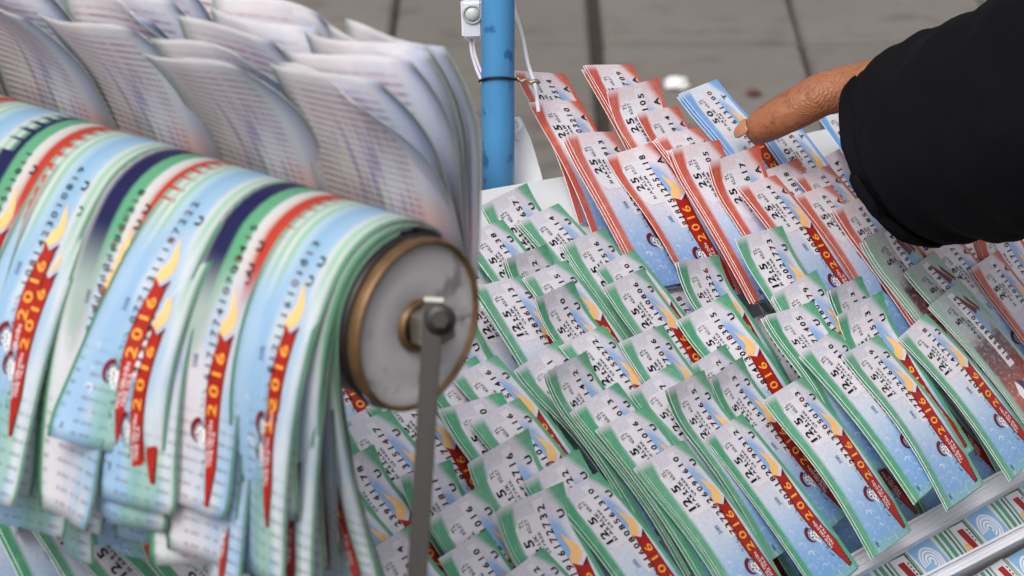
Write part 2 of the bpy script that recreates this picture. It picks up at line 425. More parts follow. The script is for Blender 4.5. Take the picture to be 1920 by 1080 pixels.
# ================================================================== GROUND
def slab_mat():
    m = MT('paving_slab_concrete', .9, .15); p = m.geo(); r = m.n('ObjectInfo').outputs['Random']
    n1 = m.noise(p, 3.5, 6); n2 = m.noise(p, 120, 3); n3 = m.noise(p, 14, 4)
    c = m.mix(n1, rgb(112, 107, 102), rgb(138, 132, 126)); c = m.mix(m.math('MULTIPLY', n2, .35), c, rgb(84, 80, 76))
    c = m.mix(m.math('MULTIPLY', m.ss(n3, .5, .72), .35), c, rgb(68, 58, 50)); c = m.mix(m.math('MULTIPLY', r, .22), c, rgb(92, 90, 90))
    m.col(c); m.bump(m.math('ADD', n2, m.math('MULTIPLY', n3, 2.0)), .5, .002); return m.m
SLAB = slab_mat()
gm = MT('ground_grit', .95, .1); nz = gm.noise(gm.geo(), 60, 5); gm.col(gm.mix(nz, rgb(44, 40, 36), rgb(80, 74, 68)))
ground = link('ground', mesh('ground', [(-60, -60, -.012), (60, -60, -.012), (60, 120, -.012), (-60, 120, -.012)], [(0, 1, 2, 3)], gm.m))
tag(ground, kind='structure')
pav = empty('pavement', Matrix.Translation((0, 4, 0))); tag(pav, kind='structure')
SWX, SWY = .305, .41
def slab_mesh(i):
    bm = bmesh.new(); bmesh.ops.create_cube(bm, size=1); bmesh.ops.scale(bm, vec=(SWX - .007, SWY - .009, .05), verts=bm.verts)
    bmesh.ops.bevel(bm, geom=bm.edges[:], offset=.005, segments=2, affect='EDGES'); return bm_mesh('paving_slab', bm, SLAB)
sm = [slab_mesh(i) for i in range(2)]
gv = at(1113, 60, 1.0) - CAM; gx = CAM + gv * (CAM.z / -gv.z)      # a joint passes here
gh = at(1300, 84, 1.0) - CAM; gy = (CAM + gh * (CAM.z / -gh.z)).y
pr = random.Random(3)
for i in range(-11, 12):
    for j in range(-6, 8):
        x = gx.x + (i + .5) * SWX + (.010 if i >= 0 else -.004); y = gy + (j + .5) * SWY
        if abs(x) > 2.6: continue
        rot = R(pr.uniform(-.5, .5))
        if abs(x + 0) < 1.2 and -4 < j < 4: pass
        o = link('paving_slab', sm[0], pav); o.location = (x, y - 4, -.025 + pr.uniform(-.003, .003)); o.rotation_euler = (R(pr.uniform(-.4, .4)), R(pr.uniform(-.4, .4)), rot)
# litter
def litter(px, py, size, seed, c, label):
    v_ = at(px, py, 1) - CAM; q = CAM + v_ * (CAM.z / -v_.z); r = random.Random(seed)
    bm = bmesh.new(); bmesh.ops.create_icosphere(bm, subdivisions=3, radius=size)
    for v2 in bm.verts:
        n_ = noise.noise(v2.co * (2.2 / size) + Vector((seed, 0, 0))); v2.co *= 1 + .55 * n_; v2.co.z *= .45
    o = link('paper_litter', bm_mesh('paper_litter', bm, plain('litter_paper', c, .8))); o.location = (q.x, q.y, size * .32); tag(o, label, 'litter')
litter(1268, 163, .017, 2, rgb(232, 232, 230), 'crumpled scrap of white paper on the grey paving behind the red tickets')
litter(1412, 178, .010, 5, rgb(92, 62, 56), 'small brown scrap on the grey paving above the fingertip')

# ================================================================== BOARD
WB = MT('white_laminate', .35, .4); nz = WB.noise(WB.geo(), 40, 4); WB.col(WB.mix(nz, rgb(206, 210, 214), rgb(232, 234, 236))); WB = WB.m
top_px = [(-420, 640), (300, 470), (930, 350), (1450, 262), (1660, 215), (2250, 120)]
outer = [hit(*p) for p in top_px] 
s1, t1 = st(hit(1560, 1080)); s2, t2 = st(hit(1920, 880))
sr_, tr_ = st(hit(1740, 1080)); sr2, tr2 = st(hit(1920, 988))
bot_px = [(2250, 860), (1920, 1085), (1800, 1160), (-420, 1900)]
bot = [hit(*p) for p in bot_px]
bm = bmesh.new()
ring = [P0 + A * st(p)[0] + B * st(p)[1] for p in outer + bot]
vt = [bm.verts.new(p - P0 - NN * .001) for p in ring]; vb = [bm.verts.new(p - P0 - NN * .011) for p in ring]
bm.faces.new(vt); bm.faces.new(list(reversed(vb)))
for i in range(len(vt)):
    j = (i + 1) % len(vt); bm.faces.new((vt[j], vt[i], vb[i], vb[j]))
bmesh.ops.recalc_face_normals(bm, faces=bm.faces)
board = empty('display_board', Matrix.Translation(P0), 'white sloping display board that carries the rows of lottery tickets', 'display board')
link('board_panel', bm_mesh('board_panel', bm, WB), board)
RAIL = MT('clear_white_plastic', .7, .15); v3 = RAIL.noise(RAIL.geo(), 30, 2); RAIL.col(RAIL.mix(v3, rgb(222, 222, 230), rgb(238, 238, 244))); RAIL = RAIL.m
HR = .0165
def rail(pa, pb, w, h, n, name='rail', prof=None):
    a = hit(*pa, HR); b = hit(*pb, HR); d = (b - a).normalized(); Ln = (b - a).length; y = NN.cross(d)
    vs = []; fs = []
    # channel profile: base, raised front lip, fine ribs
    pf = [(-w / 2, 0), (-w / 2, h), (-w / 2 + .0007, h), (-w / 2 + .0009, h * .62), (-w * .18, h * .62), (-w * .17, h * .72), (-w * .12, h * .72), (-w * .11, h * .62), (w * .12, h * .62), (w * .13, h * .74), (w * .19, h * .74), (w * .2, h * .62), (w / 2 - .0012, h * .6), (w / 2 - .001, h * 1.1), (w / 2, h * 1.1), (w / 2, 0)]
    pf = [(a_, b_ if b_ > 0 else -HR - .001) for a_, b_ in pf]
    bm = bmesh.new(); R0 = [bm.verts.new((0, p[0], p[1])) for p in pf]; R1 = [bm.verts.new((Ln, p[0], p[1])) for p in pf]
    for i in range(len(pf)):
        j = (i + 1) % len(pf); bm.faces.new((R0[i], R0[j], R1[j], R1[i]))
    bm.faces.new(R0); bm.faces.new(R1); bmesh.ops.recalc_face_normals(bm, faces=bm.faces)
    o = link(name, bm_mesh(name, bm, RAIL), board); o.matrix_world = frame(d, y, NN, a); return o, d, y, Ln
r1 = rail((1380, 1186), (2300, 668), .0086, .0034, 1)
r2 = rail((1500, 1215), (2300, 800), .0056, .0030, 1)
r3 = rail((-300, 1205), (88, 1012), .0076, .0062, 1)

# ================================================================== TICKETS
manual = []   # (px, py, kind, rot)
gU = [(993,388),(1061,417),(1143,468),(1030,502),(953,450),(1200,507),(1215,545),(1348,521),(1388,573),(1465,468),(1534,552),(1604,578),(1068,531),(1077,577),
      (987,555),(1140,653),(1237,665),(1407,708),(1268,730),(1371,687),(1640,607),(1525,608),(1586,650),(1653,672),(1722,655),(1535,730),(1058,684),(1100,713),
      (939,712),(895,720),(938,785),(982,792),(737,815),(700,894),(845,915),(912,960),(920,1045),(665,967),(983,867),(1087,897),(1125,940),(1215,808),
      (1039,972),(1166,765),(1318,750),(1400,822),(1290,873),(790,765),(770,1050),(1030,1078)]
rotg = {(1465,468):-10,(1348,521):-9,(938,785):-11,(1525,608):-10,(845,915):-6,(1039,972):-9,(1722,655):4,(1653,672):-2,(1535,730):-1.5,(1400,822):0,(1290,873):-2,(987,555):-8,(1143,468):-3}
for p in gU: manual.append((p[0], p[1], 'green', rotg.get(p)))
for (x, y, r_) in [(1060,167,-19),(1092,220,-17),(1152,283,-13),(1233,305,-10),(1277,233,-8),(1228,193,-11),(1187,152,-14),(1312,278,-7),(1348,303,-12),(1412,327,-9),(1460,368,-5),(1565,343,-4),(1567,382,-6),(1632,405,-2),(1807,475,-3),(1897,445,-3),(1883,507,0),(1500,335,-6),(1760,430,-3)]:
    manual.append((x, y, 'red', r_))
for (x, y, r_) in [(1352,185,-2),(1498,258,-5),(1600,225,-6)]: manual.append((x, y, 'blue', r_))
for (x, y, r_) in [(1690,455,0),(1762,512,1),(1808,568,3)]: manual.append((x, y, 'maroon', r_))
for (x, y, r_) in [(388,1012,7),(305,985,8),(232,958,8),(150,925,-8),(78,900,-12),(10,880,-14),(-50,900,-15),(190,900,-4),(520,1075,0),(600,960,-6),(480,900,-4)]: manual.append((x, y, 'green', r_))
def redline(px): return np.interp(px, [900, 950, 1130, 1250, 1370, 1450, 1560, 1660, 1920], [330, 350, 455, 470, 440, 420, 430, 500, 660])
topline = lambda px: np.interp(px, [p[0] for p in top_px], [p[1] for p in top_px])
fill = []
fr = random.Random(21)
ts = np.arange(-.36, .34, .0345)
for c, t in enumerate(ts):
    s = -.30 + fr.uniform(0, .03); stp = .036
    while s < .30:
        p = bp(s + .0089, t + .0279, .008); x, y, _ = proj(p)
        e = bp(s + .081, t + .014, .0); ex, ey, _ = proj(e)
        rail_y = 1080 - (ex - 1560) * .5555
        ok = -330 < x < 2050 and y > topline(x) + 12 and ey < rail_y - 4 and y < 1170
        if x < 760 and y < 700 and (c % 2 or y < 420): ok = False
        if 880 < x < 1340 and 320 < y < 480: ok = False
        if x < 600: rl = 1205 - (ex + 300) * .5058; ok = ok and True
        if ok: fill.append((s, x, y, 'red' if y < redline(x) else 'green'))
        s += .040 if y < redline(x) else .046
for t in ts:
    for it in range(1):
        a_ = bp(s1, t, .0); # where this column meets the front rail
        f_ = (t - t1) / (t2 - t1); sr0 = s1 + (s2 - s1) * f_
        x, y, _ = proj(bp(sr0 - L + .0089 - .002, t + .0279, .004))
        if x > 600: fill.append((sr0 - L + .014, x, y, 'green'))
allt = []
for x, y, k, r_ in manual:
    s, t = st(hit(x, y, .010)); allt.append([s + .0, x, y, k, r_, 3])
for (s, x, y, k) in fill:
    allt.append([s - .016, x, y, k, fr.uniform(-13, -8) if (x < 430 and y > 820) else fr.uniform(-7, 1), 2])
allt.sort(key=lambda q: (q[5], q[0]) if q[5] == 3 else (0, q[0]))
for q in allt: put_ticket(q[1], q[2], q[3], q[4], sheets=(sr.choice([1, 2, 2, 3]) if q[5] == 3 else 1))

# ---- lower row under the front rail: ticket ends with rosette print
def lower_print():
    P = Print()
    strip = lambda y0, y1, m_, lay, sl=0, x0=.4, x1=19.6: quad_strip(P, [((x0 + (x1 - x0) * a / 10) * mm, (y1 + sl * a / 10) * mm) for a in range(11)], [((x0 + (x1 - x0) * a / 10) * mm, (y0 + sl * a / 10) * mm) for a in range(11)], m_, lay)
    strip(.8, 48.6, PANEL, 0)
    strip(2, 21, SKYP, 1, 1.5)
    for r_ in (2.2, 4.0, 5.8, 7.4):
        o_ = [((10 + r_ * math.cos(R(k * 20))) * mm, (11.5 + r_ * 1.05 * math.sin(R(k * 20))) * mm) for k in range(15)]
        i_ = [((10 + (r_ - 1.05) * math.cos(R(k * 20))) * mm, (11.5 + (r_ - 1.05) * 1.05 * math.sin(R(k * 20))) * mm) for k in range(15)]
        quad_strip(P, o_, i_, WHT, 2)
    for k in range(9): P.poly([((17.4 + a) * mm, (2 + 2.1 * k + b) * mm) for a, b in ((0, 0), (1.0, 0), (1.0, 1.1), (0, 1.1))], INK, 2)
    for y0, y1, m_ in ((24, 26.2, MATG), (28, 31.0, MATG), (33, 34.4, LEAF), (36, 37.4, MATG)): strip(y0, y1, m_, 1, -1.5)
    strip(40.5, 45.2, RIB, 1, 1.6, 3, 19.0)
    P.poly([((13 + 3.4 * math.cos(a * .63)) * mm, (39.4 + 2.4 * math.sin(a * .63)) * mm) for a in range(10)], ORG, 2)
    for k in range(4): P.poly([((4 + 1.9 * k + a) * mm, (46.6 + b) * mm) for a, b in ((0, 0), (1.0, 0), (1.0, .9), (0, .9))], INK, 2)
    return P
MATG = plain('mid_green_print', rgb(86, 160, 122), .42); SKYP = plain('sky_print', rgb(140, 186, 226), .42)
LP = lower_print()
zf = lambda x, y: .0016 + .0007 * math.sin(x * 120)
lsh = sheet('ticket_end', zf, [MAT['green'], BACK, PAPER], L=.0205, W=.0495, nx=5, ny=6); lpr = LP.build('end_print', lambda x, y, d: (x, y, zf(x, y) + d))
a0 = hit(1560, 1080, .0105); b0 = hit(1920, 880, .0105); dd = (b0 - a0).normalized(); yy = NN.cross(dd)
down = -yy if (-yy).dot(A) > 0 else yy
for row, (off, n0, n1) in enumerate(((.0052, -2, 6), (.0300, 0, 6))):
    for k in range(n0, n1):
        X = down.copy(); Y = NN.cross(X); o_ = a0 + Y * (k * .0505 + (.006 if row else 0)) + X * off + NN * (-.0012)
        rt = Matrix.Rotation(R(sr.uniform(-2, 2)), 4, 'Z')
        x_, y_, _ = proj(o_)
        rk = ['first', 'second', 'third', 'fourth', 'fifth', 'sixth', 'seventh', 'eighth', 'ninth', 'tenth', 'eleventh', 'twelfth'][k - n0]
        root = empty('lottery_ticket', frame(X, Y, NN, o_) @ rt, f"{rk} ticket end from the left with white rosette print, {'below the lower rail' if row else 'between the two white rails'}", 'lottery ticket', 'ticket ends below the front rail')
        c_ = link('ticket_sheet', lsh, root); link('end_print', lpr, c_)

# ================================================================== WHITE CORNER PLATE, POLE, LED, CABLES
def plate(name, pxs, d, th, mat):
    pts = [at(x, y, d) for x, y in pxs]; o = pts[0]; n = -F
    bm = bmesh.new(); f_ = [bm.verts.new(p - o) for p in pts]; k_ = [bm.verts.new(p - o + F * th) for p in pts]
    bm.faces.new(f_); bm.faces.new(list(reversed(k_)))
    for i in range(len(f_)):
        j = (i + 1) % len(f_); bm.faces.new((f_[j], f_[i], k_[i], k_[j]))
    bmesh.ops.recalc_face_normals(bm, faces=bm.faces)
    bmesh.ops.bevel(bm, geom=bm.edges[:], offset=.0006, segments=2, affect='EDGES')
    return link(name, bm_mesh(name, bm, mat), None, Matrix.Translation(o))
d_pole = (hit(930, 300) - CAM).dot(F) + .012
cp = plate('corner_plate', [(945, 222), (976, 218), (996, 262), (1016, 330), (1030, 400), (900, 400), (905, 330)], d_pole + .013, .004, WB)
tag(cp, 'white plastic corner plate standing behind the blue pole at the board corner', 'plate')
hk = tube('hook', spline([at(962, 228, d_pole + .008), at(972, 226, d_pole + .006), at(975, 240, d_pole + .005), at(966, 250, d_pole + .006), at(972, 262, d_pole + .008)], 6), .0011, WHT)
o = link('hook', hk); tag(o, 'small white plastic hook on the corner plate right of the blue pole', 'hook')
PB = MT('blue_pole_paint', .32, .5); p_ = PB.geo(); n1 = PB.noise(p_, 90, 5); n2 = PB.noise(p_, 25, 3, (1, 1, .3))
c = PB.mix(n2, rgb(66, 134, 188), rgb(92, 158, 206)); c = PB.mix(PB.math('MULTIPLY', PB.ss(n1, .57, .64), .8), c, rgb(44, 92, 150)); PB.col(c); PB.bump(n1, .2, .0006); PB = PB.m
pb = at(934, 330, d_pole); rp = 31 / FPX * d_pole
pole = empty('blue_pole', Matrix.Translation((pb.x, pb.y, pb.z)), 'light blue painted metal pole at the far corner of the board', 'pole')
o = link('pole_tube', tube('pole_tube', [(0, 0, -.02), (0, 0, .02), (0, 0, .2), (-.0004, 0, .5), (0, 0, .9)], rp, PB, 32), pole)
link('pole_collar', tube('pole_collar', [(0, 0, -.0195), (0, 0, -.0185), (0, 0, -.013), (0, 0, -.012)], [rp * 1.05, rp * 1.15, rp * 1.15, rp * 1.04], plain('galvanised_collar', rgb(150, 154, 160), .4, .5, metal=.6), 32), pole)
# led module
LEDM = plain('white_abs_plastic', rgb(222, 222, 232), .35, .5, .03)
dl = d_pole - rp - .001
q = at(885, 34, dl)
led = empty('led_module', frame(RT, Vector((0, 1, 0)).cross(RT) * -1 if False else Vector((0, 1, 0)), Vector((0, 0, 1)), q), 'white LED light module with one round lens strapped to the blue pole', 'light module')
kx = dl / FPX
h_ = box('housing', 40 * kx, .006, 74 * kx, LEDM, .0012, 3); link('housing', h_, led).rotation_euler = (0, R(-2), 0)
def disc_ring(name, prof, mat, n=36, smooth=True):
    """lathe round local Y: prof = [(r, y)]"""
    vs = []; fs = []
    for r_, y_ in prof:
        for k in range(n): vs.append((r_ * math.cos(2 * math.pi * k / n), y_, r_ * math.sin(2 * math.pi * k / n)))
    for i in range(len(prof) - 1):
        for k in range(n): fs.append((i * n + k, i * n + (k + 1) % n, (i + 1) * n + (k + 1) % n, (i + 1) * n + k))
    me = mesh(name, vs, fs, mat, smooth=smooth); bm = bmesh.new(); bm.from_mesh(me); bmesh.ops.recalc_face_normals(bm, faces=bm.faces); bm.to_mesh(me); bm.free(); return me
lens = disc_ring('lens', [(0.00001, -.0050), (.0016, -.0048), (.0026, -.0042), (.0031, -.0034), (.0033, -.0030)], plain('frosted_lens', rgb(196, 200, 196), .12, .7, .05), 28)
link('lens', lens, led).location = (.0002, 0, .0026)
ringm = disc_ring('lens_ring', [(.0033, -.0029), (.0036, -.0040), (.0041, -.0040), (.0043, -.0029)], plain('lens_ring_plastic', rgb(176, 176, 186), .4), 28)
link('lens_ring', ringm, led).location = (.0002, 0, .0026)
for sx in (-1, 1):
    tb = box('mounting_tab', 10 * kx, .003, 8 * kx, LEDM, .0006); link('mounting_tab', tb, led).location = (sx * 6 * kx, .0005, -40 * kx)
WIRE = plain('white_cable_pvc', rgb(216, 214, 224), .4, .4, .04)
wires = [([(882, 66), (884, 95), (893, 128), (906, 160), (912, 200)], 3.2, 'white cable leaving the bottom of the light module, left of the pole'),
         ([(890, 66), (889, 92), (899, 126), (914, 158), (916, 200)], 2.6, 'thinner white cable beside it, touching the left edge of the pole'),
         ([(958, -20), (966, 20), (980, 70), (990, 120), (1003, 160), (1010, 210)], 4.2, 'white cable hanging down to the right of the pole')]
for pts, wd, lb in wires:
    me = tube('cable', spline([at(x, y, dl + .004 + .002 * math.sin(i)) for i, (x, y) in enumerate(pts)], 8), wd * kx, WIRE, 10)
    tag(link('cable', me), lb, 'cable')
# wire tie round the pole
tie = []
for k in range(17):
    a = R(188 + 168 * k / 16); tie.append(Vector((pb.x, pb.y, 0)) + Vector((math.cos(a) * (rp + .0008), math.sin(a) * (rp + .0008), 0)) + Vector((0, 0, at(930, 132, d_pole).z + .0028 * math.sin(k / 16 * math.pi * 1.15) + k * .00012)))
tt = empty('wire_tie', Matrix.Identity(4), 'thin black wire tie wrapped round the blue pole with a twisted end', 'wire tie')
link('loop', tube('loop', tie, .0006, plain('black_wire', rgb(26, 30, 44), .4), 8), tt)
e = tie[-1]; tw = [e + Vector((.0012 * k, .0005 * math.sin(k * 1.9), .0007 * math.cos(k * 1.9) - .00015 * k)) for k in range(9)]
link('twisted_end', tube('twisted_end', tw, .0009, plain('bare_wire', rgb(150, 132, 104), .35, .6, metal=.5), 8), tt)

# ================================================================== DRUM
PHI = R(42.1); AX = Vector((math.cos(PHI), -math.sin(PHI), 0)); Q = Vector((-math.sin(PHI), -math.cos(PHI), 0)); ZZ = Vector((0, 0, 1))
DD = .98; DC = at(782, 610, DD); RD = 168 / FPX * DD
drum_len = .30
# drum frame: X = axis (towards the disc), Y = -Q (away), Z = up
DM = frame(AX, -Q, ZZ, DC)
drum = empty('ticket_drum', DM, 'roller with a grey tin end disc and brass rim, held by a flat metal bar', 'ticket drum')
def lathe_x(name, prof, mat, n=64, smooth=True):
    vs = []; fs = []
    for r_, x_ in prof:
        for k in range(n): vs.append((x_, r_ * math.cos(2 * math.pi * k / n), r_ * math.sin(2 * math.pi * k / n)))
    for i in range(len(prof) - 1):
        for k in range(n): fs.append((i * n + k, i * n + (k + 1) % n, (i + 1) * n + (k + 1) % n, (i + 1) * n + k))
    me = mesh(name, vs, fs, mat, smooth=smooth); bm = bmesh.new(); bm.from_mesh(me); bmesh.ops.recalc_face_normals(bm, faces=bm.faces); bm.to_mesh(me); bm.free(); return me
CARD = plain('drum_cardboard', rgb(150, 150, 150), .7)
link('roller', lathe_x('roller', [(RD * .93, -.002), (RD * .93, -.1), (RD * .93, -drum_len), (.0001, -drum_len)], CARD), drum)
DISC = MT('grey_tin_disc', .45, .4); n1 = DISC.noise(DISC.obj(), 90, 4); n2 = DISC.noise(DISC.obj(), 22, 3); c = DISC.mix(n2, rgb(168, 166, 170), rgb(200, 198, 202)); c = DISC.mix(DISC.math('MULTIPLY', DISC.ss(n1, .52, .7), .7), c, rgb(96, 88, 84)); rr1 = DISC.n('VectorMath'); rr1.operation = 'LENGTH'; DISC.put(rr1.inputs[0], DISC.obj()); c = DISC.mix(DISC.math('MULTIPLY', DISC.ss(DISC.math('ADD', rr1.outputs['Value'], DISC.math('MULTIPLY', n2, .004)), .0225, .0275), .55), c, rgb(92, 80, 70)); sc = DISC.noise(DISC.obj(), 300, 2, (1, .05, 1)); c = DISC.mix(DISC.math('MULTIPLY', DISC.ss(sc, .66, .7), .5), c, rgb(84, 80, 80)); DISC.col(c); DISC.bump(n1, .15, .0005); DISC = DISC.m
BRS = MT('tarnished_brass', .48, .5); n1 = BRS.noise(BRS.obj(), 160, 4); BRS.col(BRS.mix(n1, rgb(72, 50, 32), rgb(146, 116, 78))); BRS.b.inputs['Metallic'].default_value = .5; BRS = BRS.m
BLK = plain('dark_recess_paint', rgb(34, 28, 28), .4, .4)
ed = link('end_disc', lathe_x('end_disc', [(RD * .935, -.0005), (RD * .92, -.0008), (RD * .6, -.0002), (RD * .24, -.0004), (RD * .2, -.001), (.0001, -.001)], DISC), drum)
link('rim', lathe_x('rim', [(RD * .93, -.0035), (RD * .985, -.0032), (RD * 1.0, -.0018), (RD * .995, .0002), (RD * .975, .0012), (RD * .950, .0012), (RD * .935, -.0002), (RD * .93, -.001)], BRS, 96), ed)
link('rim_seam', lathe_x('rim_seam', [(RD * 1.0, -.0062), (RD * 1.012, -.0058), (RD * 1.012, -.0040), (RD * .99, -.0036)], BLK, 96), ed)
link('hub_ring', lathe_x('hub_ring', [(RD * .30, -.0006), (RD * .292, .0012), (RD * .265, .0018), (RD * .235, .0014), (RD * .20, -.0006)], BRS, 64), ed)
link('hub_recess', lathe_x('hub_recess', [(RD * .20, -.0003), (RD * .15, .0006), (.0001, .0006)], BLK, 48), ed)
STEEL = MT('worn_steel', .38, .5); n1 = STEEL.noise(STEEL.obj(), 120, 4, (1, 1, .1)); STEEL.col(STEEL.mix(n1, rgb(34, 32, 31), rgb(64, 60, 58))); STEEL.b.inputs['Metallic'].default_value = .45; STEEL.bump(n1, .2, .0004); STEEL = STEEL.m
STL2 = plain('bright_steel', rgb(176, 172, 164), .3, .5, .15, 200, .8)
ab = link('axle_block', box('axle_block', .0095, .0098, .0098, STL2, .0006), drum); ab.location = (.0050, .0008, .0010); ab.rotation_euler = (R(8), 0, 0)
def hexb(name, r_, h, mat):
    vs = []; 
    for x_ in (0, h):
        for k in range(6): vs.append((x_, r_ * math.cos(k * math.pi / 3), r_ * math.sin(k * math.pi / 3)))
    fs = [(0, 1, 2, 3, 4, 5), (11, 10, 9, 8, 7, 6)] + [(k, k + 6, (k + 1) % 6 + 6, (k + 1) % 6) for k in range(6)]
    me = mesh(name, vs, fs, mat); bm = bmesh.new(); bm.from_mesh(me); bmesh.ops.recalc_face_normals(bm, faces=bm.faces); bmesh.ops.bevel(bm, geom=bm.edges[:], offset=.0003, segments=1, affect='EDGES'); bm.to_mesh(me); bm.free(); return me
# support bar: flat, in a vertical plane facing the camera side, bent top tab
bar_top = at(812, 592, DD - .010); bar_bot = at(781, 1100, DD - .012)
bz = (bar_top - bar_bot).normalized(); bx = (RT - bz * RT.dot(bz)).normalized()
bw = 37 / FPX * DD; sb = []
bar = link('support_bar', box('support_bar', bw, .0016, (bar_top - bar_bot).length + .30, STEEL, .0004), drum)
bar.matrix_world = frame(bx, bz.cross(bx), bz, bar_top - bz * ((bar_top - bar_bot).length + .30) / 2 + bz * .004)
tab = link('bar_tab', box('bar_tab', bw * 1.02, .0075, .0013, STL2, .0003), drum); tab.matrix_world = frame(bx, bz.cross(bx), bz, bar_top + bz * .0045 + F * .003)
bo = link('bolt', hexb('bolt', .0028, .0035, STEEL), drum); bo.matrix_world = frame(-bz.cross(bx), bx, bz, bar_top - bz * .002 - F * .001 + RT * .002) if False else frame(-F, RT, UP, bar_top - bz * .0012 - F * .0008 + RT * .0022)
wsh = link('washer', disc_ring('washer', [(.0001, -.0006), (.0042, -.0006), (.0045, -.0003), (.0045, 0)], BLK, 32), drum); wsh.matrix_world = frame(RT, F, UP, bar_top - bz * .0012 - F * .0012 + RT * .0022)

# flap materials
def translucent(m, k):
    tr = m.n('BsdfTranslucent'); mx = m.n('MixShader'); mx.inputs[0].default_value = k
    bc = m.b.inputs['Base Color'].links[0].from_socket; m.t.links.new(bc, tr.inputs[0]); m.t.links.new(m.b.outputs[0], mx.inputs[1]); m.t.links.new(tr.outputs[0], mx.inputs[2]); m.t.links.new(mx.outputs[0], m.o.inputs[0])
def flap_front(half):
    m = MT('drum_ticket_front', .42, .35); vec, u, v = m.uv(); v0 = v; v = m.math('ADD', m.math('MULTIPLY', v, .5), half * .5); rnd = m.n('ObjectInfo').outputs['Random']
    nv = m.noise(vec, 7, 2, (.6, 6, 1)); wv = m.math('ADD', v, m.math('MULTIPLY', m.math('SUBTRACT', nv, .5), .03))
    g1, g2 = rgb(104, 176, 136), rgb(150, 204, 172); wh = rgb(224, 224, 226)
    bands = m.ramp(wv, [(0, wh), (.05, rgb(34, 34, 84)), (.15, rgb(34, 34, 84)), (.17, g1), (.25, g1), (.27, wh), (.33, rgb(214, 206, 200)), (.36, rgb(196, 62, 46)), (.45, rgb(206, 80, 60)), (.48, rgb(214, 210, 206)), (.52, g2), (.55, wh), (.58, g2), (.61, wh), (.64, g2), (.67, rgb(190, 214, 226)), (.74, rgb(150, 192, 224)), (.85, rgb(168, 204, 230)), (.88, wh), (.92, g2), (.95, wh), (.98, g1)])
    n1 = m.noise(vec, 3.2, 3, (1.2, 1, 1)); n2 = m.noise(vec, 5, 2, (1, 1.3, 1))
    body = m.ramp(m.math('ADD', m.math('MULTIPLY', v, .55), m.math('MULTIPLY', n1, .5)), [(0, rgb(150, 206, 178)), (.2, rgb(222, 232, 232)), (.35, rgb(226, 222, 230)), (.5, rgb(178, 208, 234)), (.62, rgb(160, 198, 232)), (.78, rgb(222, 230, 236)), (.95, rgb(130, 190, 156)), (1, rgb(90, 160, 120))])
    ln = m.math('SINE', m.math('MULTIPLY', u, 220)); lm = m.math('MULTIPLY', m.ss(ln, .2, .9), m.math('MULTIPLY', m.ss(m.noise(vec, 9, 1, (.3, 2, 1)), .42, .6), .4))
    body = m.mix(m.math('MULTIPLY', lm, m.ss(u, .72, .85)), body, rgb(90, 70, 72))
    def spot(cu, cv, su, sv, cc, k):
        nonlocal body
        a = m.math('MULTIPLY', m.math('SUBTRACT', u, cu), su); b = m.math('MULTIPLY', m.math('SUBTRACT', v, cv), sv)
        r = m.math('ADD', m.math('ADD', m.math('MULTIPLY', a, a), m.math('MULTIPLY', b, b)), m.math('MULTIPLY', n2, .5))
        body = m.mix(m.math('MULTIPLY', m.ss(r, 1.2, .4), k), body, cc)
    spot(.52, .12, 5, 9, rgb(90, 150, 120), .5); spot(.9, .8, 5, 7, rgb(110, 180, 140), .5)
    body = m.mix(m.math('MAXIMUM', m.ss(v0, .06, .02), m.ss(v0, .95, .985)), body, rgb(84, 164, 122))
    c = m.mix(m.ss(u, .40, .56), bands, body)
    m.col(c); translucent(m, .25); return m.m
def flap_back():
    m = MT('drum_ticket_back', .55, .25); vec, u, v = m.uv()
    n1 = m.noise(vec, 2.6, 3); n3 = m.noise(vec, 11, 2, (.25, 2.2, 1)); n4 = m.noise(vec, 60, 1, (.2, 3, 1))
    c = m.mix(m.ss(n1, .35, .7), rgb(248, 246, 246), rgb(244, 236, 238))
    ln = m.math('SINE', m.math('MULTIPLY', u, 190)); inside = m.math('MULTIPLY', m.ss(v, .04, .09), m.ss(v, .80, .74)); iu = m.math('MULTIPLY', m.ss(u, .06, .1), m.ss(u, .97, .9))
    k = m.math('MULTIPLY', m.math('MULTIPLY', m.ss(ln, .1, .85), inside), m.math('MULTIPLY', iu, m.math('ADD', .35, m.math('MULTIPLY', m.ss(n3, .38, .62), .45))))
    c = m.mix(k, c, m.mix(m.ss(u, .45, .75), rgb(186, 92, 96), rgb(186, 140, 160)))
    a = m.math('MULTIPLY', m.math('SUBTRACT', u, .55), 3.6); b = m.math('MULTIPLY', m.math('SUBTRACT', v, .5), 3.0); r = m.math('ADD', m.math('MULTIPLY', a, a), m.math('MULTIPLY', b, b))
    c = m.mix(m.math('MULTIPLY', m.ss(r, 1.1, .2), m.math('MULTIPLY', m.ss(n3, .4, .6), .45)), c, rgb(140, 140, 200))
    c = m.mix(m.math('MULTIPLY', m.ss(v, .80, .9), .35), c, rgb(190, 184, 222))
    m.col(c); translucent(m, .6); return m.m
FF = [flap_front(0), flap_front(1)]; FB = flap_back()
FW = .0485; PER = .0500
